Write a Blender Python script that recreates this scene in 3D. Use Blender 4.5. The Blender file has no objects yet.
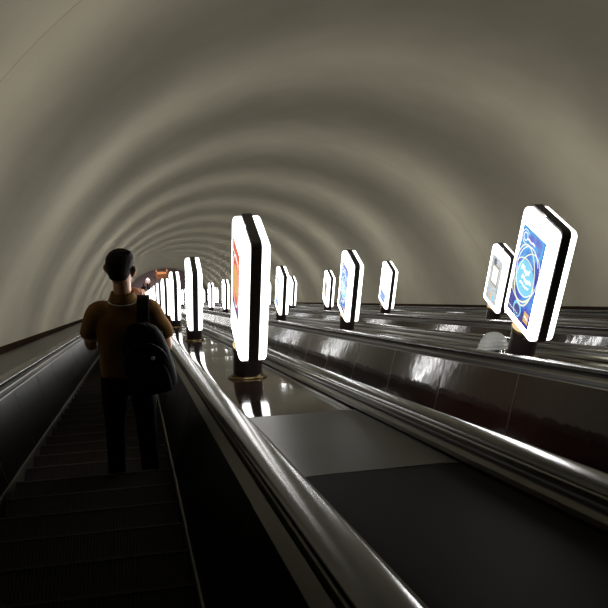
import bpy, bmesh, math, random
from mathutils import Vector, Matrix
random.seed(4)
C = bpy.context.scene.collection
sc = bpy.context.scene
R30 = math.radians(30)
D = Vector((0, math.cos(R30), -math.sin(R30)))      # down the slope
N = Vector((0, math.sin(R30), math.cos(R30)))       # square to the slope
SLOPE = (-R30, 0, 0)
def P(a, s, n): return Vector((a, 0, 0)) + D * s + N * n

# ------------------------------------------------------------------ camera, world, exposure
CAM_H = 1.15
cam = bpy.data.cameras.new('camera'); cam.sensor_width = 36; cam.lens = 820 / 608 * 36
cam.clip_start = .02; cam.clip_end = 400
co = bpy.data.objects.new('camera', cam); C.objects.link(co); sc.camera = co
rows = [[0.97851640, 0.05381840, -0.19902069], [-0.19871576, 0.50340914, -0.84088720], [0.05493363, 0.86237046, 0.50328867]]
m = Matrix(rows).to_4x4(); m.translation = P(0, 0, CAM_H); co.matrix_world = m
w = bpy.data.worlds.new('world'); sc.world = w; w.use_nodes = True
w.node_tree.nodes['Background'].inputs[0].default_value = (.02, .018, .016, 1)
w.node_tree.nodes['Background'].inputs[1].default_value = .2
sc.view_settings.view_transform = 'Standard'; sc.view_settings.look = 'None'
sc.view_settings.exposure = 0.0; sc.view_settings.gamma = 1; sc.view_settings.use_curve_mapping = False
LAMP = 12.0; RIM = 4.0; STRIP = 6.6; SPREAD = math.radians(156); TOPW = 3.7

# ------------------------------------------------------------------ materials
def mat(name, col, rough=.5, metal=0, spec=.5, emit=None, strength=0, coat=0, noise=None, bump=None, var=None, nscale=None):
    M = bpy.data.materials.new(name); M.use_nodes = True; nt = M.node_tree; b = nt.nodes['Principled BSDF']
    b.inputs['Base Color'].default_value = (*col, 1); b.inputs['Roughness'].default_value = rough
    b.inputs['Metallic'].default_value = metal; b.inputs['Specular IOR Level'].default_value = spec
    b.inputs['Coat Weight'].default_value = coat; b.inputs['Coat Roughness'].default_value = .08
    if emit: b.inputs['Emission Color'].default_value = (*emit, 1); b.inputs['Emission Strength'].default_value = strength
    tc = nt.nodes.new('ShaderNodeTexCoord')
    if noise or bump or var:
        mp = nt.nodes.new('ShaderNodeMapping'); nt.links.new(tc.outputs['Object'], mp.inputs[0])
        mp.inputs['Scale'].default_value = nscale or (1, 1, 1)
    if noise:                                         # noise = (scale, second colour)
        n = nt.nodes.new('ShaderNodeTexNoise'); n.inputs['Scale'].default_value = noise[0]; n.inputs['Detail'].default_value = 6
        nt.links.new(mp.outputs[0], n.inputs['Vector'])
        r = nt.nodes.new('ShaderNodeValToRGB'); r.color_ramp.elements[0].position = .35; r.color_ramp.elements[1].position = .68
        r.color_ramp.elements[0].color = (*col, 1); r.color_ramp.elements[1].color = (*noise[1], 1)
        nt.links.new(n.outputs[0], r.inputs[0]); nt.links.new(r.outputs[0], b.inputs['Base Color'])
    if bump:                                          # bump = (scale, distance)
        n2 = nt.nodes.new('ShaderNodeTexNoise'); n2.inputs['Scale'].default_value = bump[0]; n2.inputs['Detail'].default_value = 3
        nt.links.new(mp.outputs[0], n2.inputs['Vector'])
        bp = nt.nodes.new('ShaderNodeBump'); bp.inputs['Distance'].default_value = bump[1]; bp.inputs['Strength'].default_value = 1
        nt.links.new(n2.outputs[0], bp.inputs['Height']); nt.links.new(bp.outputs[0], b.inputs['Normal'])
    if var:                                           # roughness range
        n3 = nt.nodes.new('ShaderNodeTexNoise'); n3.inputs['Scale'].default_value = 3; nt.links.new(mp.outputs[0], n3.inputs['Vector'])
        mr = nt.nodes.new('ShaderNodeMapRange'); mr.inputs[3].default_value = var[0]; mr.inputs[4].default_value = var[1]
        nt.links.new(n3.outputs[0], mr.inputs[0]); nt.links.new(mr.outputs[0], b.inputs['Roughness'])
    return M
plaster = mat('plaster', (.322, .294, .220), .8, spec=.2, noise=(1.3, (.352, .322, .243)), bump=(2.5, .0012))
groove = mat('joint_dark', (.10, .085, .07), .9)
deck_m = mat('brown_laminate', (.026, .015, .010), .07, spec=.5, noise=(2.2, (.036, .021, .014)), bump=(1.6, .0012), var=(.04, .10))
panel_m = mat('maroon_laminate', (.010, .0032, .0025), .08, spec=.30, noise=(3, (.014, .0045, .0035)), bump=(2.3, .006), var=(.05, .12))
alu = mat('aluminium', (.12, .112, .085), .38, metal=1)
alu_dull = mat('dull_aluminium', (.09, .083, .065), .45, metal=1)
chrome = mat('bright_edging', (.75, .74, .70), .18, metal=1)
rubber = mat('black_rubber', (.014, .0135, .0125), .22, spec=.5)
black = mat('black_recess', (.006, .005, .005), .6)
step_m = mat('step_metal', (.008, .0055, .004), .6, spec=.15)
dull_panel_m = mat('dull_maroon_panel', (.006, .004, .003), .5, spec=.12)
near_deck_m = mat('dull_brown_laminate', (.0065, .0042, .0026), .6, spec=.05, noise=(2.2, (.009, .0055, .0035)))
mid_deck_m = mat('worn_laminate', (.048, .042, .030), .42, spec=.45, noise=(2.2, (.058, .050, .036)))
lane_panel_m = mat('shaded_maroon_laminate', (.0025, .0015, .0013), .3, spec=.02)  # maroon laminate darkened: the first lane's dimness is put into the colour
skirt_m = mat('skirt_dark', (.012, .009, .007), .5)
brass = mat('brass_ring', (.20, .145, .07), .35, metal=1)
ped_m = mat('dark_pedestal', (.020, .012, .012), .3)
frame_m = mat('dark_frame', (.085, .08, .085), .45)
ledge_m = mat('brown_ledge', (.022, .016, .011), .35, noise=(4, (.045, .036, .024)), bump=(2, .003))
base_m = mat('brown_baseboard', (.022, .013, .009), .8, spec=.0)
light_m = mat('lit_acrylic', (.8, .8, .8), .3, emit=(1, 1, .985), strength=LAMP)
rim_m = mat('lit_acrylic_rim', (.8, .8, .8), .3, emit=(1, .985, .95), strength=RIM)
rib_m = None

# ------------------------------------------------------------------ mesh helpers
def obj(name, bm, mats, parent=None, smooth=False, loc=None, rot=None, angle=None):
    me = bpy.data.meshes.new(name); bmesh.ops.recalc_face_normals(bm, faces=bm.faces[:]); bm.to_mesh(me); bm.free()
    for mm in (mats if isinstance(mats, (list, tuple)) else [mats]): me.materials.append(mm)
    o = bpy.data.objects.new(name, me); C.objects.link(o)
    if parent: o.parent = parent
    if loc is not None: o.location = loc
    if rot is not None: o.rotation_euler = rot
    if smooth:
        for p in me.polygons: p.use_smooth = True
        if angle:
            me.set_sharp_from_angle(angle=math.radians(angle))
    return o
def tag(o, label=None, cat=None, group=None, kind=None):
    if label: o['label'] = label
    if cat: o['category'] = cat
    if group: o['group'] = group
    if kind: o['kind'] = kind
    return o
def empty(name, label, cat, loc=(0, 0, 0), rot=(0, 0, 0), group=None):
    o = bpy.data.objects.new(name, None); C.objects.link(o); o.location = loc; o.rotation_euler = rot
    o.empty_display_size = .1
    return tag(o, label, cat, group)
def copy_tree(o, parent=None):
    c = o.copy(); C.objects.link(c)
    if parent: c.parent = parent
    for ch in list(o.children): copy_tree(ch, c)
    return c
def box(bm, x0, x1, y0, y1, z0, z1, mi=0):
    vs = [bm.verts.new((x, y, z)) for x in (x0, x1) for y in (y0, y1) for z in (z0, z1)]
    for f in ((0, 1, 3, 2), (4, 6, 7, 5), (0, 4, 5, 1), (2, 3, 7, 6), (0, 2, 6, 4), (1, 5, 7, 3)):
        fc = bm.faces.new([vs[i] for i in f]); fc.material_index = mi
def extrude_y(bm, pts, y0, y1, n=1, mi=0, closed=True, wob=0):
    """cross-section pts (x, z) swept along y"""
    prev = None; L = len(pts)
    for i in range(n + 1):
        y = y0 + (y1 - y0) * i / n
        ring = [bm.verts.new((x, y, z)) for x, z in pts]
        if prev:
            for j in range(L if closed else L - 1):
                f = bm.faces.new((prev[j], prev[(j + 1) % L], ring[(j + 1) % L], ring[j])); f.material_index = mi
        elif closed: bm.faces.new(ring).material_index = mi
        prev = ring
    if closed: bm.faces.new(prev[::-1]).material_index = mi
def loft(bm, rings, mi=0, cap=True):
    prev = None
    for r in rings:
        ring = [bm.verts.new(p) for p in r]
        if prev:
            for j in range(len(ring)):
                bm.faces.new((prev[j], prev[(j + 1) % len(ring)], ring[(j + 1) % len(ring)], ring[j])).material_index = mi
        elif cap: bm.faces.new(ring).material_index = mi
        prev = ring
    if cap: bm.faces.new(prev[::-1]).material_index = mi
def lathe(bm, prof, seg=40, mi=0, M=None):
    rings = [[(r * math.cos(2 * math.pi * i / seg), r * math.sin(2 * math.pi * i / seg), z) for i in range(seg)] for r, z in prof]
    if M: rings = [[M @ Vector(p) for p in r] for r in rings]
    loft(bm, rings, mi)
def frame_ring(p, d, rx, ry=None, seg=16, up=Vector((0, 1, 0))):
    d = d.normalized()
    u = up - d * up.dot(d)
    if u.length < .15: u = Vector((1, 0, 0)) - d * d.x
    u.normalize(); v = d.cross(u)
    ry = ry or rx
    return [p + u * (math.cos(2 * math.pi * i / seg) * ry) + v * (math.sin(2 * math.pi * i / seg) * rx) for i in range(seg)]
def tube(bm, pts, seg=16, mi=0, up=Vector((0, 1, 0)), round_end=True):
    """pts: (x, y, z, r) or (x, y, z, rx, ry): tapered limb with rounded ends"""
    V = [Vector(p[:3]) for p in pts]; rings = []
    def rr(p): return (p[3], p[4] if len(p) > 4 else p[3])
    n = len(V)
    for i in range(n):
        d = (V[min(i + 1, n - 1)] - V[max(i - 1, 0)])
        rings.append(frame_ring(V[i], d, *rr(pts[i]), seg=seg, up=up))
    if round_end:
        d0 = (V[1] - V[0]).normalized(); d1 = (V[-1] - V[-2]).normalized(); a, b = rr(pts[0]); c, e = rr(pts[-1])
        head = [frame_ring(V[0] - d0 * a * .95, d0, a * .25, b * .25, seg, up), frame_ring(V[0] - d0 * a * .7, d0, a * .72, b * .72, seg, up), frame_ring(V[0] - d0 * a * .35, d0, a * .93, b * .93, seg, up)]
        tail = [frame_ring(V[-1] + d1 * c * .35, d1, c * .93, e * .93, seg, up), frame_ring(V[-1] + d1 * c * .7, d1, c * .72, e * .72, seg, up), frame_ring(V[-1] + d1 * c * .95, d1, c * .25, e * .25, seg, up)]
        rings = head + rings + tail
    loft(bm, rings, mi)
def spline(pts, k=6):
    out = []
    for i in range(len(pts) - 1):
        p0 = pts[max(i - 1, 0)]; p1 = pts[i]; p2 = pts[i + 1]; p3 = pts[min(i + 2, len(pts) - 1)]
        for j in range(k):
            t = j / k
            out.append(tuple(.5 * (2 * b + (c - a) * t + (2 * a - 5 * b + 4 * c - d) * t * t + (3 * b - a - 3 * c + d) * t ** 3) for a, b, c, d in zip(p0, p1, p2, p3)))
    out.append(tuple(pts[-1])); return out

# ------------------------------------------------------------------ the tunnel
S0, S1 = -14.0, 92.0
TA, TN, TR = 3.13, -.75, 5.2
PITCH = 2.31; CEN = [-.335 + PITCH * i for i in range(4)]
DECK_A = [(CEN[i] + CEN[i + 1]) / 2 for i in range(3)]
WALL_L = TA - math.sqrt(TR ** 2 - (.5 - TN) ** 2); WALL_R = 2 * TA - WALL_L
JOINTS = [-4.6, 5.75, 17.3, 28.25, 39.2, 50.15, 61.1, 72.05, 83.0]
bm = bmesh.new()
ss = [S0]; y = S0
while y < S1 - .01:
    y = min(y + .5, S1); ss.append(y)
for j in JOINTS:
    ss = [q for q in ss if abs(q - j) > .06] + [j - .02, j - .004, j + .004, j + .02]
ss.sort(); NA = 120; prev = None
a0 = math.radians(8)
for i, s in enumerate(ss):
    isj = any(abs(s - j) < .005 for j in JOINTS)
    rr = TR + (.002 if isj else 0)
    ring = [bm.verts.new((TA + rr * math.cos(a0 + (math.pi - 2 * a0) * k / NA), s, TN + rr * math.sin(a0 + (math.pi - 2 * a0) * k / NA))) for k in range(NA + 1)]
    if prev:
        for k in range(NA):
            f = bm.faces.new((prev[k], prev[k + 1], ring[k + 1], ring[k]))
            f.material_index = 1 if isj and pj else 0
    prev = ring; pj = isj
ceil = obj('ceiling', bm, [plaster, groove], smooth=True, rot=SLOPE); tag(ceil, kind='structure')
so = ceil.modifiers.new('s', 'SOLIDIFY'); so.thickness = .25; so.offset = 1
# upper end: blank wall behind the viewer
bm = bmesh.new(); box(bm, -4, 10, S0 - .2, S0, -2, 6)
tag(obj('wall_back', bm, plaster, rot=SLOPE), kind='structure')

# ledges and baseboards along the walls (parts of the setting)
for side, x0, x1, nm in ((-1, WALL_L - .25, CEN[0] - .835, 'trim_1'), (1, CEN[3] + .835, WALL_R + .25, 'trim_2')):
    bm = bmesh.new(); box(bm, x0, x1, S0, 93.2, .2, .5)
    tag(obj(nm, bm, ledge_m, rot=SLOPE), kind='structure')
for nm, x in (('baseboard_left', WALL_L), ('baseboard_right', WALL_R)):
    sg = 1 if x < TA else -1
    bm = bmesh.new()
    extrude_y(bm, [(x - sg * .1, .5), (x + sg * .035, .5), (x + sg * .035, .585), (x + sg * .03, .60), (x - sg * .05, .60)], S0, 92.8)
    tag(obj(nm, bm, base_m, rot=SLOPE), kind='structure')

# lower hall
ZF = -.5 * S1; YF = S1 * math.cos(R30)
hall_m = mat('hall_stone', (.06, .045, .05), .6, noise=(2, (.075, .055, .06)))
for nm, b in (('floor', (-4, 10.3, YF - .2, YF + 26, ZF - .3, ZF)), ('wall_front', (-4, 10.3, YF + 26, YF + 26.3, ZF - .3, ZF + 5)),
              ('wall_left', (-4.3, -4, YF - 1, YF + 26.3, ZF - .3, ZF + 5)), ('wall_right', (10.3, 10.6, YF - 1, YF + 26.3, ZF - .3, ZF + 5))):
    bm = bmesh.new(); box(bm, *b); tag(obj(nm, bm, hall_m), kind='structure')
bm = bmesh.new(); box(bm, -4.3, 10.6, YF + 2.2, YF + 26.3, ZF + 4.3, ZF + 4.6)
tag(obj('trim_3', bm, hall_m), kind='structure')

# ------------------------------------------------------------------ escalators
HR = [(.690, .560), (.686, .572), (.690, .584), (.702, .592), (.730, .597), (.762, .597), (.790, .592), (.802, .584), (.806, .572), (.802, .560), (.790, .556), (.788, .566), (.704, .566), (.702, .556)]
ELAB = ['escalator carrying the man in the brown polo shirt, beside the plain ledge at the wall',
        'empty second escalator, just beyond the wide brown divider with the nearest lightbox',
        'third escalator, between the two farther dividers',
        'farthest escalator, along the wall opposite the man']
SN = 0.4 / math.cos(R30)                         # step pitch along the slope
def step_mesh():
    bm = bmesh.new(); W = .498
    # local frame: y horizontal ahead, z up; nose at origin, tread runs back uphill
    n = 62
    box(bm, -W, W, -.40, 0, -.06, -.008)
    for i in range(n):
        x = -W + .012 + (2 * W - .024) * i / (n - 1)
        box(bm, x - .0035, x + .0035, -.395, -.004, -.008, 0)
    box(bm, -W, W, -.012, 0, -.008, .0012, 1)
    # curved riser
    extr = [(-.0, -.008), (-.012, -.08), (-.03, -.16), (-.05, -.225), (-.065, -.225), (-.045, -.16), (-.027, -.08), (-.015, -.02)]
    vs0 = [bm.verts.new((-W, a, b)) for a, b in extr]; vs1 = [bm.verts.new((W, a, b)) for a, b in extr]
    for i in range(8):
        f = bm.faces.new((vs0[i], vs0[(i + 1) % 8], vs1[(i + 1) % 8], vs1[i]))
    bm.faces.new(vs0); bm.faces.new(vs1[::-1])
    return bm
nose_m = mat('step_nosing', (.016, .010, .006), .5, spec=.2)
smesh = None; S_START = -1.3
PW = 1.42; P_START = 5.40 - PW * 14
def panel_bm(L):
    bm = bmesh.new()
    ny, nz = 4, 6
    def pt(u, v, back=0):
        x = .512 + (.655 - .512) * v; z = .02 + (.485 - .02) * v
        bul = .004 * math.sin(math.pi * u) * math.sin(math.pi * v)
        return (x - bul + back, u * L, z)
    g = [[bm.verts.new(pt(i / ny, j / nz)) for j in range(nz + 1)] for i in range(ny + 1)]
    h = [[bm.verts.new(pt(i / ny, j / nz, .02)) for j in range(nz + 1)] for i in range(ny + 1)]
    for i in range(ny):
        for j in range(nz):
            bm.faces.new((g[i][j], g[i + 1][j], g[i + 1][j + 1], g[i][j + 1])); bm.faces.new((h[i][j], h[i][j + 1], h[i + 1][j + 1], h[i + 1][j]))
        bm.faces.new((g[i][0], h[i][0], h[i + 1][0], g[i + 1][0])); bm.faces.new((g[i][nz], g[i + 1][nz], h[i + 1][nz], h[i][nz]))
    for j in range(nz):
        bm.faces.new((g[0][j], g[0][j + 1], h[0][j + 1], h[0][j])); bm.faces.new((g[ny][j], h[ny][j], h[ny][j + 1], g[ny][j + 1]))
    return bm
panel_meshes = {}; lane_mesh = {}
for e, cx in enumerate(CEN):
    root = empty('escalator', ELAB[e], 'escalator', (cx, 0, 0), SLOPE, 'escalators side by side down the tunnel')
    L1 = 93.0
    for sg in (-1, 1):
        def X(pts): return [(sg * x, z) for x, z in pts]
        bm = bmesh.new(); extrude_y(bm, X(HR), S0, L1, 24)
        obj('handrail', bm, rubber, root, smooth=True, angle=40)
        bm = bmesh.new(); extrude_y(bm, X([(.502, -.16), (.512, -.16), (.512, .018), (.502, .018)]), S0, L1)
        obj('skirt_panel', bm, skirt_m, root)
        bm = bmesh.new(); extrude_y(bm, X([(.500, .014), (.520, .014), (.520, .030), (.505, .030)]), S0, L1)
        o = obj('skirt_strip', bm, alu_dull, root); o['label'] = 'thin dull metal strip above the steps'
        # upper metal trim and handrail base
        bm = bmesh.new()
        if e == 0 and sg == 1: extrude_y(bm, X([(.655, .484), (.683, .530), (.690, .524), (.690, .470), (.670, .470)]), S0, L1, mi=0)
        else:
            extrude_y(bm, X([(.655, .484), (.659, .492), (.670, .490), (.670, .470)]), S0, L1, mi=0)
            extrude_y(bm, X([(.668, .47), (.668, .500), (.676, .520), (.685, .520), (.685, .47)]), S0, L1, mi=2)
            extrude_y(bm, X([(.671, .506), (.683, .530), (.690, .524), (.690, .500)]), S0, L1, mi=0)
        extrude_y(bm, X([(.692, .505), (.692, .545), (.701, .553), (.706, .553), (.706, .505)]), S0, L1, mi=1)
        extrude_y(bm, X([(.706, .50), (.706, .566), (.786, .566), (.786, .50)]), S0, L1, mi=2)
        o = obj('handrail_base', bm, [alu, alu_dull, black], root)
        bm = bmesh.new(); extrude_y(bm, X([(.808, .50), (.808, .574), (.813, .577), (.817, .572), (.817, .50)]), S0, L1)
        extrude_y(bm, X([(.817, .50), (.817, .553), (.822, .547), (.826, .50)]), S0, L1, mi=1)
        extrude_y(bm, X([(.822, .50), (.824, .536), (.831, .534), (.838, .518), (.840, .50)]), S0, L1, mi=0)
        obj('edge_trim', bm, [alu, black], root)
        bm = bmesh.new(); extrude_y(bm, X([(.535, .0), (.676, .47), (.69, .47), (.56, .0)]), S0, L1)
        obj('balustrade_core', bm, black, root)
        # cladding panels: the hundred largest as parts (fifty a side), the rest as one
        np_ = int((92 - P_START) / PW)
        bmr = bmesh.new()
        for k in range(-2, np_ + 1):
            y0 = P_START + PW * k
            if 8 <= k < 58:
                key = sg
                if key not in panel_meshes:
                    b2 = panel_bm(PW - .008)
                    for v in b2.verts: v.co.x *= sg
                    o = obj('balustrade_panel', b2, panel_m, root, smooth=True, angle=40); panel_meshes[key] = o
                    b3 = bmesh.new(); extrude_y(b3, X([(.5115, .03), (.6535, .484), (.665, .484), (.524, .03)]), -.008, 0)
                    obj("joint", b3, alu_dull, o)
                else:
                    o = copy_tree(panel_meshes[key], root)
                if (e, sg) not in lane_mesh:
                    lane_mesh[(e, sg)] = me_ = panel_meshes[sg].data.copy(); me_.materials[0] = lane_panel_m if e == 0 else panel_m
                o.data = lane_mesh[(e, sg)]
                o.location = (0, y0 + .004, 0); o.rotation_euler = (0, 0, random.uniform(-.0015, .0015))
            else:
                extrude_y(bmr, X([(.512, .02), (.655, .485), (.675, .485), (.532, .02)]), y0 + .004, y0 + PW - .004)
        tag(obj('balustrade_panel', bmr, panel_m, root), kind='stuff')
    bm = bmesh.new(); box(bm, -.6, .6, S0, L1, -.5, -.42)
    obj('truss_pan', bm, black, root)
    # steps
    for k in range(100):
        if smesh is None:
            o = obj('step', step_mesh(), [step_m, nose_m], root); smesh = o
        else:
            o = smesh.copy(); o.parent = root; C.objects.link(o)
        o.location = (0, S_START + SN * k, 0); o.rotation_euler = (R30, 0, 0)
    bm = bmesh.new()
    for k in list(range(-26, 0)) + list(range(100, int((92 - S_START) / SN))):
        q = P(0, S_START + SN * k, 0)
        s = S_START + SN * k; c_, s_ = math.cos(R30), math.sin(R30)
        def T(y, z): return (y * c_ - z * s_ + s, y * s_ + z * c_)
        pr = [T(0, 0), T(-.4, 0), T(-.4, -.05), T(-.02, -.05), T(-.06, -.22), T(-.03, -.22)]
        v0 = [bm.verts.new((-.498, y, z)) for y, z in pr]; v1 = [bm.verts.new((.498, y, z)) for y, z in pr]
        for i in range(6): bm.faces.new((v0[i], v0[(i + 1) % 6], v1[(i + 1) % 6], v1[i]))
        bm.faces.new(v0); bm.faces.new(v1[::-1])
    tag(obj('step', bm, step_m, root), kind='stuff')

# ------------------------------------------------------------------ dividers between the escalators
DW = PITCH / 2 - .842
DLAB = ['wide glossy brown divider deck beside the man, with the nearest lightbox on it',
        'brown divider deck carrying the blue-poster lightbox and the white ribbed dome',
        'farthest brown divider deck, beyond the third escalator']
DP = 1.47; D_START = 2.82 - DP * 11
def deck_panel_bm():
    bm = bmesh.new(); nx, ny = 14, 10; L = DP - .008
    def h(u, v):
        ex = min(u, 1 - u); 
        return .5 - .010 * math.exp(-ex / .035) + .0025 * math.sin(math.pi * v)
    us = [0, .015, .03, .05, .08, .12, .2, .35, .5, .65, .8, .88, .92, .95, .97, .985, 1]
    g = [[bm.verts.new((-DW + 2 * DW * u, v / ny * L, h(u, v / ny))) for u in us] for v in range(ny + 1)]
    for v in range(ny):
        for i in range(len(us) - 1): bm.faces.new((g[v][i], g[v][i + 1], g[v + 1][i + 1], g[v + 1][i]))
    lo = {}
    def low(p):
        if p not in lo: lo[p] = bm.verts.new((p.co.x, p.co.y, .47))
        return lo[p]
    per = [g[0][i] for i in range(len(us))] + [g[v][-1] for v in range(1, ny + 1)] + [g[ny][i] for i in range(len(us) - 2, -1, -1)] + [g[v][0] for v in range(ny - 1, 0, -1)]
    for i in range(len(per)): bm.faces.new((per[i], per[(i + 1) % len(per)], low(per[(i + 1) % len(per)]), low(per[i])))
    bm.faces.new([low(p) for p in per])
    return bm
pm = None; near_me = None; mid_me = None
for i, ax in enumerate(DECK_A):
    root = empty('divider_deck', DLAB[i], 'divider', (ax, 0, 0), SLOPE, 'brown decks between the escalators')
    bm = bmesh.new(); box(bm, -DW, DW, S0 + .3, 93.2, .40, .468)
    obj('deck_base', bm, alu_dull, root)
    k = 0
    while D_START + DP * (k + 1) < 92.8:
        if pm is None: pm = o = obj('deck_panel', deck_panel_bm(), deck_m, root, smooth=True, angle=40); b3 = bmesh.new(); box(b3, -DW, DW, -.008, 0, .47, .4975); obj("joint", b3, alu_dull, o)
        else: o = copy_tree(pm, root)
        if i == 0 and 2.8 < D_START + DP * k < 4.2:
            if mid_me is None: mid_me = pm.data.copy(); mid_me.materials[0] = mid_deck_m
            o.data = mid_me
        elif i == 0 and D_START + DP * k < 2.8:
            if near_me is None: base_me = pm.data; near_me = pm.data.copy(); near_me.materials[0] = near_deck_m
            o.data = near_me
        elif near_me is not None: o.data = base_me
        o.location = (0, D_START + DP * k + .004, 0); o.rotation_euler = (random.uniform(-.002, .002), random.uniform(-.006, .006), 0)
        k += 1

# ------------------------------------------------------------------ lightboxes
PZ0, PZ1, PWD = .31, 1.28, .52
def rrect(w, z0, z1, r, seg=5):
    out = []
    for cy, cz, a in ((w / 2 - r, z1 - r, 0), (-w / 2 + r, z1 - r, 90), (-w / 2 + r, z0 + r, 180), (w / 2 - r, z0 + r, 270)):
        for i in range(seg + 1):
            t = math.radians(a + 90 * i / seg); out.append((cy + r * math.cos(t), cz + r * math.sin(t)))
    return out
def poster_mat(name, cols, scale, style):
    M = bpy.data.materials.new(name); M.use_nodes = True; nt = M.node_tree; b = nt.nodes['Principled BSDF']
    b.inputs['Roughness'].default_value = .25
    tc = nt.nodes.new('ShaderNodeTexCoord'); n = nt.nodes.new('ShaderNodeTexNoise'); n.inputs['Scale'].default_value = scale; n.inputs['Detail'].default_value = style
    nt.links.new(tc.outputs['Object'], n.inputs['Vector'])
    r = nt.nodes.new('ShaderNodeValToRGB'); nt.links.new(n.outputs[0], r.inputs[0])
    r.color_ramp.elements[0].position = .36; r.color_ramp.elements[1].position = .66
    r.color_ramp.elements[0].color = (*cols[0], 1); r.color_ramp.elements[1].color = (*cols[-1], 1)
    for i, c in enumerate(cols[1:-1]):
        el = r.color_ramp.elements.new(.36 + .30 * (i + 1) / (len(cols) - 1)); el.color = (*c, 1)
    nt.links.new(r.outputs[0], b.inputs['Emission Color']); b.inputs['Emission Strength'].default_value = 1.0
    b.inputs['Base Color'].default_value = (.02, .02, .02, 1)
    return M
def ink(name, col, st=1.0): return mat('ink_' + name, (.05, .05, .05), .3, emit=col, strength=st)
m_blue = poster_mat('poster_blue', [(.02, .03, .30), (.05, .10, .62), (.10, .45, .85), (.16, .14, .60)], 3.2, 2)
m_red = poster_mat('poster_red', [(.55, .06, .04), (.80, .16, .10), (.72, .12, .08)], 5, 3)
m_pale = poster_mat('poster_pale', [(.36, .43, .46), (.55, .60, .62), (.46, .52, .54)], 4, 2)
m_white = poster_mat('poster_white', [(.92, .92, .92), (1, 1, 1)], 4, 2)
m_ltblue = poster_mat('poster_light_blue', [(.25, .45, .80), (.55, .72, .95), (.80, .88, 1)], 3, 2)
i_white = ink('white', (.95, .97, 1), 1.3); i_cream = ink('cream', (.85, .85, .62), 1.1); i_orange = ink('orange', (.95, .55, .18), .8); i_dark = ink('dark', (.05, .06, .12))
i_sky = ink('sky', (.20, .65, .90)); i_tan = ink('tan', (.42, .35, .24), .8); i_navy = ink('navy', (.03, .03, .22)); i_blue = ink('blue', (.10, .28, .75)); i_grey = ink('grey', (.45, .47, .48))
# poster plane coordinates: u to the right as one faces it, v up, both 0..1
PU, PV = .39, .76
def poster_bm(shapes):
    bm = bmesh.new()
    def pt(u, v, d=0): return (-d, -(u - .5) * PU, PZ0 + .085 + v * PV)
    vs = [bm.verts.new(pt(*q)) for q in ((0, 0), (1, 0), (1, 1), (0, 1))]; bm.faces.new(vs)
    d = 0
    for sh in shapes:
        d += .0002
        if sh[0] == 'rect':
            _, u0, v0, u1, v1, mi = sh
            bm.faces.new([bm.verts.new(pt(u, v, d)) for u, v in ((u0, v0), (u1, v0), (u1, v1), (u0, v1))]).material_index = mi
        elif sh[0] == 'disc':
            _, u, v, r, mi = sh
            bm.faces.new([bm.verts.new(pt(u + r * math.cos(t * .2618) / PU, v + r * math.sin(t * .2618) / PV, d)) for t in range(24)]).material_index = mi
        elif sh[0] in ('ring', 'line'):
            if sh[0] == 'ring':
                _, u, v, ru, rv, wd, rot, mi, f0, f1 = sh
                pl = []
                for i in range(41):
                    t = 2 * math.pi * (f0 + (f1 - f0) * i / 40); x = ru * math.cos(t); y_ = rv * math.sin(t)
                    pl.append((u * PU + x * math.cos(rot) - y_ * math.sin(rot), v * PV + x * math.sin(rot) + y_ * math.cos(rot)))
            else:
                _, pts, wd, mi = sh; pl = [(u * PU, v * PV) for u, v in pts]
            for i in range(len(pl) - 1):
                (x0, y0), (x1, y1) = pl[i], pl[i + 1]; L = math.hypot(x1 - x0, y1 - y0) or 1e-6
                nx, ny = -(y1 - y0) / L * wd / 2, (x1 - x0) / L * wd / 2
                q = [(x0 - nx, y0 - ny), (x1 - nx, y1 - ny), (x1 + nx, y1 + ny), (x0 + nx, y0 + ny)]
                bm.faces.new([bm.verts.new(pt(a / PU, b / PV, d)) for a, b in q]).material_index = mi
    return bm
def scrib(u0, v0, u1, n, amp, wd, mi):
    return ('line', [(u0 + (u1 - u0) * i / n, v0 + amp * (1 if i % 2 else -1) * (.6 + .4 * math.sin(i * 2.3))) for i in range(n + 1)], wd, mi)
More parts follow.
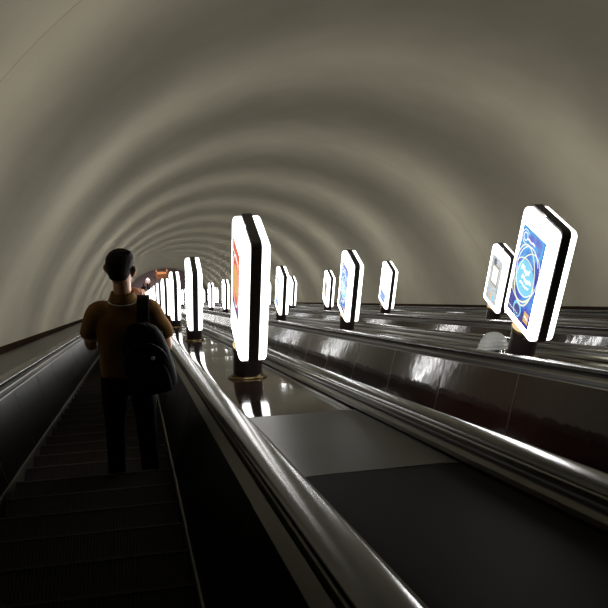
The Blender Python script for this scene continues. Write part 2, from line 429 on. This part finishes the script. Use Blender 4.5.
POSTERS = {
 'blue': ([m_blue, i_white, i_cream, i_sky, i_dark, i_orange, i_navy], [
    ('disc', .45, .47, .15, 3), ('rect', 0, 0, .75, .10, 6), ('disc', .42, .10, .07, 3), ('disc', .42, .09, .05, 6), ('disc', .10, .30, .04, 4),
    ('ring', .42, .50, .165, .25, .014, .15, 2, 0, 1), ('ring', .55, .50, .15, .24, .010, -.45, 2, 0, 1), ('ring', .40, .44, .19, .18, .010, .6, 2, .05, .92), ('ring', .5, .56, .17, .21, .008, -.1, 1, .1, .9),
    ('ring', .18, .89, .032, .032, .008, 0, 1, 0, 1), ('ring', .18, .89, .055, .055, .006, 0, 1, .1, .8),
    scrib(.28, .88, .60, 12, .014, .012, 1), scrib(.26, .56, .62, 9, .045, .016, 1), scrib(.34, .47, .76, 11, .035, .016, 1), scrib(.3, .40, .7, 9, .02, .012, 1),
    ('rect', .74, .05, .95, .17, 5), scrib(.77, .11, .92, 6, .02, .008, 1), scrib(.05, .06, .5, 14, .008, .005, 1)]),
 'red': ([m_red, i_white, i_cream, i_navy, i_orange], [
    ('rect', 0, 0, 1, .30, 1), ('rect', .0, .30, 1, .36, 3), ('disc', .5, .62, .12, 4), scrib(.1, .86, .9, 12, .02, .015, 2), scrib(.15, .16, .85, 14, .015, .01, 3), ('ring', .5, .62, .15, .2, .012, 0, 1, 0, 1)]),
 'pale': ([m_pale, i_tan, i_grey, i_orange, i_sky, i_white, i_dark], [
    ('rect', .18, .38, .80, .84, 1), ('rect', .26, .44, .72, .78, 5), ('disc', .36, .88, .05, 6), scrib(.42, .88, .75, 8, .014, .012, 2), scrib(.15, .30, .85, 12, .012, .008, 2),
    ('disc', .45, .14, .04, 3), ('disc', .66, .14, .04, 4), scrib(.15, .05, .85, 12, .01, .006, 2)]),
 'white': ([m_white, i_blue, i_grey, i_orange], [
    ('rect', 0, 0, 1, .30, 1), scrib(.15, .70, .85, 12, .03, .010, 2), scrib(.2, .58, .8, 10, .015, .008, 3), scrib(.1, .14, .9, 12, .02, .008, 0)]),
 'tan': ([m_white, i_tan, i_orange, i_dark, i_grey], [
    ('rect', .1, .25, .9, .80, 1), ('disc', .5, .55, .10, 3), ('rect', .2, .30, .6, .44, 2), scrib(.1, .88, .9, 10, .02, .01, 4), scrib(.1, .12, .9, 10, .015, .008, 4)]),
 'skyblue': ([m_ltblue, i_white, i_blue, i_orange], [
    ('disc', .5, .6, .13, 1), scrib(.1, .88, .9, 10, .02, .012, 2), scrib(.15, .3, .85, 12, .02, .01, 1), ('rect', .1, .08, .9, .18, 2)]),
}
pobj = {}
def build_lightbox():
    root = empty('advertising_lightbox', 'x', 'lightbox')
    # pedestal: upright drum cut by the slope
    bm = bmesh.new(); lathe(bm, [(.112, -.14), (.112, .255), (.105, .262), (.105, .285)], 48)
    obj('pedestal', bm, ped_m, root, smooth=True, angle=40)
    bm = bmesh.new(); lathe(bm, [(.10, .272), (.120, .272), (.122, .290), (.118, .308), (.10, .308)], 48)
    o = obj('collar', bm, brass, root, smooth=True, angle=40)
    M = Matrix.Rotation(-R30, 4, 'X')
    bm = bmesh.new(); lathe(bm, [(.10, .0), (.150, .0), (.152, .008), (.148, .016), (.128, .018), (.126, .030), (.10, .032)], 48, M=Matrix.Translation((0, 0, 0)) @ M @ Matrix.Diagonal((1, 1.07, 1, 1)))
    obj('base_ring', bm, brass, root, smooth=True, angle=40)
    # central dark frame
    bm = bmesh.new(); pr = rrect(PWD + .020, PZ0, PZ1 + .012, .05)
    pi = rrect(PWD + .012, PZ0 + .004, PZ1 + .008, .047)
    rings = [[(x, y_, z) for y_, z in p] for x, p in ((-.039, pi), (-.036, pr), (.036, pr), (.039, pi))]
    loft(bm, rings); fr = obj('frame', bm, frame_m, root, smooth=True, angle=35)
    bm = bmesh.new(); lathe(bm, [(.006, 0), (.006, .004), (.003, .006)], 12, M=Matrix.Translation((0, -PWD / 2 - .006, PZ1 - .18)) @ Matrix.Rotation(math.radians(90), 4, 'X'))
    obj('lock_screw', bm, alu, fr, smooth=True)
    for sg in (-1, 1):
        bm = bmesh.new()
        prs = [(.0395, 0), (.080, .0), (.090, .004), (.099, .014), (.102, .026)]
        rings = [[(sg * x, y_, z) for y_, z in rrect(PWD - 2 * d, PZ0 + .012 + d, PZ1 - .006 - d, .04)] for x, d in prs]
        loft(bm, rings); bm.normal_update()
        for f in bm.faces: f.material_index = 0 if len(f.verts) > 4 else 1
        obj('light_panel', bm, [light_m, rim_m], root, smooth=True, angle=50)
    for sg in (-1, 1):                                # strip lights added over the lit margins, spread limited to band the vault
        for q in (-1, 1):
            l = bpy.data.lights.new('vault_band_light', 'AREA'); l.shape = 'RECTANGLE'; l.size = .055; l.size_y = .86; l.energy = STRIP; l.spread = SPREAD; l.color = (1, .99, .96)
            lo = bpy.data.objects.new('vault_band_light', l); C.objects.link(lo); lo.parent = root
            lo.location = (sg * .106, q * .220, (PZ0 + PZ1) / 2)
            lo.rotation_euler = (math.pi / 2, 0, -sg * math.pi / 2)
        l = bpy.data.lights.new('vault_band_light', 'AREA'); l.shape = 'RECTANGLE'; l.size = .045; l.size_y = .04; l.energy = TOPW; l.spread = math.radians(140); l.color = (1, .99, .96)  # added uplight above the box, tilted to brighten bands on the crown
        lo = bpy.data.objects.new('vault_band_light', l); C.objects.link(lo); lo.parent = root
        lo.location = (sg * .066, 0, PZ1 + .010); lo.rotation_euler = (math.pi - R30, 0, 0)
    return root
def ensure_poster(kind):
    if kind not in pobj:
        ms, sh = POSTERS[kind]; bm = poster_bm(sh)
        me = bpy.data.meshes.new('poster'); bm.to_mesh(me); bm.free()
        for mm in ms: me.materials.append(mm)
        pobj[kind] = me
    return pobj[kind]
proto = build_lightbox(); first = True
ORD = ['nearest', 'second', 'third', 'fourth', 'fifth', 'sixth', 'seventh', 'eighth', 'ninth', 'tenth', 'eleventh', 'twelfth', 'thirteenth', 'fourteenth', 'fifteenth', 'sixteenth']
KIND = {(0, 0): 'red', (0, 1): 'skyblue', (0, 2): 'pale', (1, 0): 'blue', (1, 1): 'blue', (1, 2): 'skyblue', (2, 1): 'pale', (2, 2): 'white', (2, 3): 'tan', (2, 4): 'white'}
RNAME = ['divider beside the man', 'middle divider', 'farthest divider']
SPEC = {(0, 0): 'tall white lightbox with a red poster, nearest on the divider beside the man',
        (0, 1): 'narrow white lightbox standing just beyond the tallest one on the divider beside the man',
        (1, 0): 'large white lightbox with a bright blue ringed poster, on the middle divider',
        (1, 1): 'smaller white lightbox with blue ringed poster, second down the middle divider',
        (2, 1): 'white lightbox with pale poster, partly behind the large blue poster one',
        (2, 2): 'white lightbox with a blue block low on its white poster, on farthest divider',
        (2, 3): 'small white lightbox with a tan picture poster, on the farthest divider'}
kinds = list(POSTERS)
S_L = 6.35; P_L = 5.62
for r, ax in enumerate(DECK_A):
    for k in range(0, 15):
        if first: o = proto; first = False
        else:
            o = copy_tree(proto)
            for c_ in [q for q in o.children if q.name.startswith('poster')]: bpy.data.objects.remove(c_)
        o.location = P(ax + (-.01, -.03, 0)[r], S_L + (6.0, 5.8, 5.7)[r] * k, .5)
        kd = KIND.get((r, k), kinds[(r * 2 + k * 5) % 6])
        for sg in (-1, 1):
            me = ensure_poster(kd if sg < 0 else kinds[(r + k) % 6])
            p = bpy.data.objects.new('poster', me); C.objects.link(p); p.parent = o
            p.location = (sg * .103, 0, 0); p.rotation_euler = (0, 0, 0 if sg < 0 else math.pi)
        if (r, k) in SPEC: lab = SPEC[(r, k)]
        elif k < 0: lab = f"white lightbox on the {RNAME[r]}, {'level with' if k == -1 else 'uphill behind'} the viewer"
        else: lab = f"glowing white lightbox, {ORD[k]} down the slope on the {RNAME[r]}"
        tag(o, lab, 'lightbox', 'lightboxes along the dividers')

# ribbed white dome on the middle divider
dome_m = mat('frosted_plastic', (.42, .42, .41), .4)
dm = empty('ribbed_dome', 'small whitish ribbed dome fitting on the middle divider before the large lightbox', 'fitting', P(DECK_A[1] - .14, 6.60, .512), SLOPE)
bm = bmesh.new()
D13 = Matrix.Scale(1.28, 4)
lathe(bm, [(.115, .045), (.112, .055), (.100, .062), (.104, .066), (.100, .082), (.088, .090), (.090, .094), (.086, .108), (.072, .117), (.073, .121), (.066, .136), (.048, .150), (.025, .158), (.005, .160)], 48, M=D13)
obj('dome_cover', bm, dome_m, dm, smooth=True, angle=25)
for i in range(7):
    a = i * 2 * math.pi / 7 + .3
    bm = bmesh.new(); lathe(bm, [(.012, -.009), (.012, .018), (.009, .022), (.009, .047)], 14, M=D13 @ Matrix.Translation((.082 * math.cos(a), .082 * math.sin(a), 0)))
    obj('foot', bm, chrome, dm, smooth=True, angle=40)
bm = bmesh.new(); lathe(bm, [(.05, .0), (.05, .05)], 24)
obj('core', bm, black, dm)

# ------------------------------------------------------------------ people
def remeshed(name, bm, m_, parent, vox, smooth=3):
    o = obj(name, bm, m_, None)
    r = o.modifiers.new('r', 'REMESH'); r.mode = 'VOXEL'; r.voxel_size = vox; r.use_smooth_shade = True
    s = o.modifiers.new('s', 'SMOOTH'); s.iterations = smooth; s.factor = .5
    dg = bpy.context.evaluated_depsgraph_get(); me = bpy.data.meshes.new_from_object(o.evaluated_get(dg))
    o.modifiers.clear(); o.data = me
    for p in me.polygons: p.use_smooth = True
    o.parent = parent
    return o
skin = mat('skin', (.62, .33, .20), .5, spec=.35, noise=(9, (.66, .37, .235)))
hair_m = mat('dark_hair', (.006, .004, .003), .75, spec=.12, noise=(60, (.014, .009, .006)), nscale=(1, 1, .15), bump=(120, .002))
polo = mat('ochre_polo', (.20, .105, .036), .9, spec=.05, noise=(14, (.24, .127, .043)), bump=(7, .010))
polo_dark = mat('ochre_collar', (.22, .115, .03), .85, spec=.15)
piping_m = mat('white_piping', (.75, .72, .65), .7)
trouser_m = mat('black_trousers', (.006, .006, .007), .95, spec=.08, bump=(8, .006))
bag_m = mat('black_nylon', (.005, .005, .0065), .8, spec=.12, bump=(11, .008))
shoe_m = mat('black_shoe', (.012, .011, .011), .5)

def hand(bm, w, dirv, palm_n, side, curl=.5, sc_=1.0):
    """w wrist, dirv towards the knuckles, palm_n out of the palm, side towards the thumb"""
    d = Vector(dirv).normalized(); n = Vector(palm_n); n = (n - d * n.dot(d)).normalized(); t = d.cross(n)
    if t.dot(Vector(side)) < 0: t = -t
    w = Vector(w)
    for off in (-.027, -.009, .009, .027):
        a = w + d * .005 + t * off * .75; b = w + d * .085 + t * off
        tube(bm, [(*a, .014), (*((a + b) / 2), .0145), (*b, .0115)], 10, up=n)
    for i, (off, L) in enumerate(((.030, .072), (.010, .080), (-.010, .075), (-.029, .058))):
        p = w + d * .088 + t * off; ang = 0; pts = [(*p, .0098)]
        for j, fr in enumerate((.45, .30, .25)):
            ang += curl * (.75, 1.0, .7)[j]
            p = p + (d * math.cos(ang) + n * math.sin(ang)) * L * fr * sc_; pts.append((*p, .0095 - .0009 * (j + 1)))
        tube(bm, pts, 10, up=t)
    p = w + d * .02 + t * .022; pts = [(*p, .014)]
    for L, (f, s_, g) in ((.035, (.55, .75, .2)), (.030, (.8, .45, .4)), (.024, (.85, .15, .55))):
        v = (d * f + t * s_ + n * g).normalized(); p = p + v * L; pts.append((*p, .0115 - .001 * len(pts) * .6))
    tube(bm, pts, 10, up=n)

FEET_S = 5.85
def tread_z(y):                                   # height of the tread at a given world y
    k = math.ceil((y / math.cos(R30) - S_START) / SN - 1e-6)
    s = S_START + SN * k; return -s * math.sin(R30), s * math.cos(R30)
my = FEET_S * math.cos(R30)
mz, ny_ = tread_z(my)
my = ny_ - .20
MX = -.085
man = empty('person', 'person in brown polo shirt and black trousers seen from behind, standing on the escalator', 'person', (MX, my, mz + .0))
hd = Vector((-.004, .03, 1.652))
yaw = Matrix.Rotation(math.radians(-14), 3, 'Z')
def head_pts(scale=1.0, hair=False):
    rings = []
    secs = [ # z, half width, front, back, yshift
        (-.125, .030, .045, .02, .045), (-.112, .046, .062, .035, .03), (-.09, .056, .076, .058, .014), (-.06, .064, .084, .074, .004), (-.03, .069, .088, .086, 0), (0, .073, .090, .096, 0),
        (.03, .0765, .090, .100, -.002), (.055, .076, .086, .098, -.004), (.078, .069, .076, .088, -.004), (.095, .056, .060, .070, -.005), (.106, .038, .04, .048, -.006), (.112, .016, .018, .02, -.006)]
    for z, wx, fr, bk, ysh in secs:
        ring = []
        for i in range(28):
            t = 2 * math.pi * i / 28; x = wx * math.cos(t); yy = (fr if math.sin(t) > 0 else bk) * math.sin(t)
            ring.append(hd + yaw @ Vector((x * scale, yy * scale + ysh, z * scale)))
        rings.append(ring)
    return rings
bm = bmesh.new()
loft(bm, head_pts())
def hp(x, y_, z): return hd + yaw @ Vector((x, y_, z))
# nose, brow, lips, chin, eye sockets
tube(bm, [(*hp(0, .088, .018), .008), (*hp(0, .100, -.008), .010), (*hp(0, .108, -.026), .013)], 10)
for sg in (-1, 1):
    tube(bm, [(*hp(sg * .012, .096, -.030), .007), (*hp(sg * .014, .094, -.030), .007)], 8)
    tube(bm, [(*hp(sg * .014, .086, .026), .007), (*hp(sg * .045, .076, .028), .006)], 8)
    tube(bm, [(*hp(sg * .028, .079, .008), .010), (*hp(sg * .033, .078, .008), .010)], 8)
    # ears
    e0 = [(sg * .072, -.006, -.042, .008), (sg * .083, -.006, -.027, .0085), (sg * .093, -.018, -.002, .0075), (sg * .095, -.020, .014, .007), (sg * .088, -.006, .026, .007), (sg * .078, .008, .016, .007)]
    tube(bm, [(*hp(*p[:3]), p[3]) for p in spline([q for q in e0], 3)], 8)
    tube(bm, [(*hp(sg * .074, -.002, -.02), .010), (*hp(sg * .078, -.004, .012), .010)], 8)
tube(bm, [(*hp(-.022, .088, -.062), .006), (*hp(0, .093, -.062), .007), (*hp(.022, .088, -.062), .006)], 8)
tube(bm, [(*hp(-.018, .087, -.074), .006), (*hp(0, .091, -.075), .007), (*hp(.018, .087, -.074), .006)], 8)
# neck and upper trunk
tube(bm, [(.0, -.010, 1.36, .075, .07), (0, -.002, 1.43, .064, .060), (0, .006, 1.48, .056, .058), (0, .016, 1.54, .054, .060), (0, .026, 1.59, .056, .066)], 20)
tube(bm, [(0, 0, .98, .13, .09), (0, 0, 1.15, .13, .09), (0, 0, 1.30, .13, .085), (0, -.005, 1.36, .09, .06)], 20)
tube(bm, [(-.15, 0, 1.365, .032), (.15, 0, 1.365, .032)], 14, up=Vector((0, 0, 1)))
# legs (inside the trousers)
for sg in (-1, 1):
    tube(bm, [(sg * .09, 0, .95, .080), (sg * .10, .01, .70, .066), (sg * .105, .01, .50, .050), (sg * .105, -.01, .35, .048), (sg * .11, -.01, .12, .034), (sg * .115, 0, .07, .036)], 14)
# right arm: elbow out to the side, forearm forward
RA = [(.172, -.005, 1.375, .046), (.208, -.012, 1.28, .046), (.240, -.02, 1.18, .042), (.252, -.018, 1.105, .039), (.248, .05, 1.09, .040), (.235, .14, 1.10, .037), (.205, .22, 1.115, .027), (.195, .25, 1.12, .025)]
tube(bm, spline(RA, 4), 14, up=Vector((1, 0, 0)))
hand(bm, (.195, .25, 1.12), (-.25, .95, .15), (-.6, 0, -.8), (-1, 0, .6), .55)
# left arm: elbow at the side, hand laid up on the far shoulder strap
LA = [(-.172, -.005, 1.375, .046), (-.200, .0, 1.28, .046), (-.216, .015, 1.18, .041), (-.214, .05, 1.10, .037), (-.205, .14, 1.13, .040), (-.10, .21, 1.24, .035), (.01, .205, 1.35, .027), (.035, .195, 1.375, .025)]
tube(bm, spline(LA, 4), 14, up=Vector((0, 0, 1)))
hand(bm, (.035, .195, 1.375), (.62, -.42, .62), (.1, -.75, -.5), (-.3, 0, .9), .62)
remeshed('body', bm, skin, man, .0055, 2)
bpy.data.objects['body'].location = (0, 0, 0)
# eyes
eye_m = mat('eye', (.05, .03, .02), .1)
for sg in (-1, 1):
    bm = bmesh.new(); bmesh.ops.create_uvsphere(bm, u_segments=16, v_segments=10, radius=.0095)
    obj('eye', bm, eye_m, man, smooth=True, loc=hp(sg * .031, .084, .008))
# hair: fuller crown, short tapered nape
bm = bmesh.new()
hr = []
hsec = [(-.040, .050, -.070, .083), (-.028, .060, -.048, .090), (-.010, .070, -.024, .097), (.010, .0765, .004, .1035), (.035, .0825, .040, .110), (.058, .084, .086, .111), (.080, .079, .094, .103), (.100, .066, .080, .086), (.114, .046, .056, .060), (.122, .020, .026, .028)]
for z, wx, fr, bk in hsec:
    ring = []
    for i in range(36):
        t = 2 * math.pi * i / 36; sn = math.sin(t); x = wx * math.cos(t)
        if sn > 0: yy = fr * sn if fr > 0 else fr + 0 * sn
        else: yy = bk * sn if fr > 0 else fr + (bk + fr) * sn
        jig = .0012 * math.sin(9 * t + z * 200) + .001 * math.sin(17 * t + z * 90)
        ring.append(hp(x * (1 + jig * 8), yy * (1 + jig * 8) - .003, z))
    hr.append(ring)
loft(bm, hr)
for i in range(26):
    t = random.uniform(0, 2 * math.pi); rr_ = random.uniform(.0, .05)
    tube(bm, [(*hp(rr_ * math.cos(t), rr_ * math.sin(t) - .01, .108), .010), (*hp(rr_ * 1.3 * math.cos(t) + .008, rr_ * 1.3 * math.sin(t) - .01, .121), .006)], 6)
remeshed('hair', bm, hair_m, man, .006, 3)
# polo shirt
bm = bmesh.new()
def tring(z, wx, dy, yc, seg=32, p=2.6):
    out = []
    for i in range(seg):
        t = 2 * math.pi * i / seg; c_, s_ = math.cos(t), math.sin(t)
        out.append(Vector((wx * math.copysign(abs(c_) ** (2 / p), c_), yc + dy * math.copysign(abs(s_) ** (2 / p), s_), z)))
    return out
loft(bm, [tring(z, wx, dy, yc) for z, wx, dy, yc in ((.90, .170, .115, 0), (.98, .172, .118, 0), (1.08, .168, .112, .002), (1.18, .178, .116, .0), (1.28, .180, .118, -.004), (1.335, .178, .108, -.006), (1.375, .160, .092, -.008), (1.408, .128, .078, -.008), (1.438, .094, .070, -.006), (1.470, .070, .066, -.002))])
for sg, A in ((1, RA), (-1, LA)):
    p0, p1, p2 = A[0], A[1], A[2]
    tube(bm, spline([(sg * .110, -.005, 1.385, .058, .070), (p0[0] * .97, p0[1], p0[2], .060, .068), (p1[0], p1[1], p1[2], .062, .064), (p2[0] * 1.0, p2[1], p2[2] + .045, .060, .063), (p2[0] * 1.01, p2[1], p2[2] + .02, .062, .065)], 4), 20, up=Vector((0, 1, 0)), round_end=False)
shirt = remeshed('polo_shirt', bm, polo, man, .009, 3)
for sg, A in ((1, RA), (-1, LA)):
    p2 = Vector(A[2][:3]); d = Vector(A[2][:3]) - Vector(A[1][:3]); d.normalize(); c0 = p2 - d * .022
    bm = bmesh.new(); loft(bm, [frame_ring(c0 + d * a, d, r, r * 1.03, 28) for a, r in ((-.008, .0625), (-.006, .0650), (.0, .0655), (.003, .0630))], cap=False)
    o = obj('sleeve_piping', bm, piping_m, shirt, smooth=True); o.modifiers.new('s', 'SOLIDIFY').thickness = .004
# collar and its pale edge
def collar(r0, r1, z0, z1, m_, nm, par, th):
    bm = bmesh.new(); rings = []
    for a in range(5):
        f = a / 4; ring = []
        for i in range(36):
            t = 2 * math.pi * i / 36
            back = max(0, -math.sin(t)); z = z0 + (z1 - z0) * f + .010 * back * (1 if f > .5 else 1)
            rr_ = r0 + (r1 - r0) * f
            ring.append(Vector((rr_ * math.cos(t), .002 + .008 * f + rr_ * .96 * math.sin(t), z - .025 * max(0, math.sin(t)))))
        rings.append(ring)
    loft(bm, rings, cap=False)
    o = obj(nm, bm, m_, par, smooth=True); s_ = o.modifiers.new('s', 'SOLIDIFY'); s_.thickness = th; s_.offset = 0
    return o
col_ = collar(.086, .068, 1.450, 1.505, polo_dark, 'collar', shirt, .006)
collar(.0895, .0870, 1.443, 1.450, piping_m, 'collar_piping', shirt, .004)
# trousers, shoes
bm = bmesh.new()
loft(bm, [tring(z, wx, dy, 0) for z, wx, dy in ((.80, .165, .115), (.88, .172, .122), (.95, .168, .116), (1.0, .160, .108))])
for sg in (-1, 1):
    tube(bm, [(sg * .085, 0, .86, .092, .11), (sg * .095, .008, .70, .085, .095), (sg * .102, .012, .52, .070, .076), (sg * .106, 0, .34, .064, .070), (sg * .112, -.005, .16, .060, .066), (sg * .114, -.002, .06, .062, .070)], 20, round_end=False)
remeshed('trousers', bm, trouser_m, man, .010, 3)
for sg in (-1, 1):
    bm = bmesh.new(); rings = []
    for y_, wx, h in ((-.085, .022, .045), (-.078, .034, .065), (-.04, .038, .080), (.0, .038, .080), (.05, .040, .068), (.10, .046, .052), (.15, .044, .042), (.185, .030, .034), (.195, .014, .022)):
        rings.append([Vector((sg * .118 + wx * math.cos(t), y_ + .0, max(0, h / 2 + h / 2 * math.sin(t) * 1.05))) for t in [2 * math.pi * i / 20 for i in range(20)]])
    loft(bm, rings); obj('shoe', bm, shoe_m, man, smooth=True)

# backpack slung on the right shoulder
bp = empty('backpack', 'black backpack with a round white badge, slung on the shoulder of the standing man', 'backpack', (MX, my, mz))
bm = bmesh.new()
T = Matrix.Translation((.128, -.215, 1.135)) @ Matrix.Rotation(math.radians(-11), 4, 'Y')
def sq(z, wx, dy, yc, p=3.2, seg=36): return [T @ v for v in tring(z, wx, dy, yc, seg, p)]
loft(bm, [sq(z, wx, dy, yc) for z, wx, dy, yc in ((-.235, .08, .035, .02), (-.225, .125, .070, .01), (-.18, .148, .092, -.004), (-.08, .152, .098, -.008), (.05, .146, .088, 0), (.14, .130, .070, .012), (.20, .105, .052, .024), (.235, .065, .034, .034), (.248, .03, .018, .036))])
remeshed('bag_body', bm, bag_m, bp, .011, 4)
bm = bmesh.new()
loft(bm, [sq(z, wx, dy, -.09) for z, wx, dy in ((-.195, .09, .012), (-.185, .112, .028), (-.12, .118, .036), (-.04, .114, .032), (.0, .10, .020), (.008, .085, .008))])
obj('front_pocket', bm, bag_m, bp, smooth=True)
def strap(pts, wd, nm):
    bm = bmesh.new(); pl = spline(pts, 6); rings = []
    for i, p in enumerate(pl):
        d = Vector(pl[min(i + 1, len(pl) - 1)][:3]) - Vector(pl[max(i - 1, 0)][:3]); d.normalize()
        n_ = Vector(p[3:6]); n_ = (n_ - d * n_.dot(d)).normalized(); s_ = d.cross(n_)
        c0 = Vector(p[:3]); rings.append([c0 + s_ * a * wd / 2 + n_ * b for a, b in ((-1, -.004), (-.8, -.006), (.8, -.006), (1, -.004), (1, .004), (.8, .007), (-.8, .007), (-1, .004))])
    loft(bm, rings); return obj(nm, bm, bag_m, bp, smooth=True)
strap([(.115, -.165, 1.30, 0, -1, .1), (.115, -.150, 1.34, 0, -1, .1), (.115, -.118, 1.385, 0, -1, .5), (.118, -.065, 1.432, 0, -.5, 1), (.122, 0, 1.452, 0, 0, 1), (.125, .06, 1.435, 0, .5, 1), (.128, .115, 1.36, 0, 1, .4), (.135, .128, 1.25, 0, 1, 0), (.165, .122, 1.16, 0, 1, 0), (.186, .05, 1.10, 1, .3, 0), (.190, -.06, 1.05, 1, 0, 0), (.195, -.15, 1.02, 1, -.3, 0)], .075, 'shoulder_strap')
strap([(.02, -.190, 1.34, 0, -1, 0), (.035, -.205, 1.375, 0, -1, .2), (.08, -.205, 1.39, 0, -1, .2), (.13, -.20, 1.37, 0, -1, .2)], .022, 'haul_loop')
strap([(.175, -.17, 1.24, .6, -1, 0), (.195, -.16, 1.27, .6, -1, 0), (.210, -.14, 1.30, .6, -1, 0)], .06, 'side_flap')
bm = bmesh.new(); lathe(bm, [(.005, 0), (.0125, 0), (.0125, .004), (.010, .006), (.007, .005), (.006, .001)], 24, M=Matrix.Translation((.160, -.322, 1.22)) @ Matrix.Rotation(math.radians(90), 4, 'X'))
o = obj('badge', bm, mat('badge_white', (.75, .75, .72), .5), bp, smooth=True, angle=40); o['label'] = 'round white badge'
zb = bmesh.new(); tube(zb, [(*(T @ Vector((.13 * math.cos(t), -.075 - .012 * math.sin(t), .02 + .16 * math.sin(t)))), .003) for t in [math.pi * i / 24 for i in range(25)]], 6)
obj('zip', zb, black, bp, smooth=True)

# two people far below in the hall
def far_person(loc, rz, top, bottom, label, hairc):
    r = empty('person', label, 'person', loc, (0, 0, rz))
    bm = bmesh.new()
    tube(bm, [(0, 0, 1.60, .075, .09), (0, 0, 1.66, .070, .085)], 14); tube(bm, [(0, 0, 1.38, .055), (0, 0, 1.52, .05)], 12)
    tube(bm, [(0, 0, 1.0, .13, .09), (0, 0, 1.3, .15, .1)], 14)
    for sg in (-1, 1):
        tube(bm, [(sg * .18, 0, 1.38, .048), (sg * .24, .02, 1.12, .038), (sg * .2, .16, 1.0, .03), (sg * .16, .24, 1.02, .026)], 12)
        hand(bm, (sg * .16, .24, 1.02), (-sg * .2, .95, 0), (0, 0, -1), (-sg, 0, 0), .5)
        tube(bm, [(sg * .09, 0, .92, .08), (sg * .1, .01, .5, .05), (sg * .11, 0, .08, .036), (sg * .11, .12, .04, .036)], 12)
    tube(bm, [(0, .075, 1.64, .010), (0, .092, 1.61, .012)], 8)
    remeshed('body', bm, skin, r, .010, 2)
    bm = bmesh.new(); tube(bm, [(0, -.012, 1.63, .078, .09), (0, -.008, 1.68, .074, .088)], 14); obj('hair', bm, hairc, r, smooth=True)
    bm = bmesh.new(); loft(bm, [tring(z, wx, dy, 0) for z, wx, dy in ((.95, .17, .12), (1.2, .18, .12), (1.36, .20, .11), (1.43, .12, .075), (1.47, .07, .065))])
    for sg in (-1, 1): tube(bm, [(sg * .16, 0, 1.38, .066), (sg * .245, .02, 1.13, .058)], 14)
    remeshed('shirt', bm, top, r, .014, 2)
    bm = bmesh.new(); loft(bm, [tring(z, wx, dy, 0) for z, wx, dy in ((.8, .16, .11), (1.0, .165, .115))])
    for sg in (-1, 1): tube(bm, [(sg * .09, 0, .86, .09), (sg * .1, .01, .5, .068), (sg * .11, 0, .07, .06)], 14)
    remeshed('trousers', bm, bottom, r, .014, 2)
w_shirt = mat('white_shirt', (.85, .78, .78), .8); d_shirt = mat('dark_jacket', (.03, .03, .035), .8)
far_person((1.35, YF + 4.5, ZF), 2.8, w_shirt, trouser_m, 'distant person in a pale shirt and dark trousers in the lower hall', hair_m)
far_person((.80, YF + 2.9, ZF), .3, d_shirt, trouser_m, 'distant person in dark clothes at the foot of the escalator', hair_m)
# orange counter in the lower hall
orange_m = mat('orange_wood', (.55, .24, .10), .5)
ct = empty('counter', 'orange open-fronted counter far below in the lower hall', 'counter', (3.0, YF + 7.3, ZF))
for nm, b in (('side_panel', (-.68, -.56, -.3, .3, 0, .95)), ('side_panel', (.56, .68, -.3, .3, 0, .95)), ('front_panel', (-.56, .56, -.3, -.24, 0, .62)), ('worktop', (-.56, .56, -.24, .3, .56, .62))):
    bm = bmesh.new(); box(bm, *b); obj(nm, bm, orange_m, ct)
for p in ((3.1, YF + 7.5, ZF + 4.1),):
    l = bpy.data.lights.new('hall_fill', 'AREA'); l.energy = 170; l.size = 2.5; l.color = (1, .85, .75)  # added fill that brightens the hall and its distant people
    o = bpy.data.objects.new('hall_fill', l); C.objects.link(o); o.location = p
l = bpy.data.lights.new('hall_fill', 'AREA'); l.energy = 90; l.size = 1.2; l.color = (1, .92, .88); l.spread = 2.0  # second added fill, placed to brighten the pale-shirted person
o = bpy.data.objects.new('hall_fill', l); C.objects.link(o); o.location = (1.1, YF + 3.4, ZF + 4.0); o.rotation_euler = (.35, 0, 0)
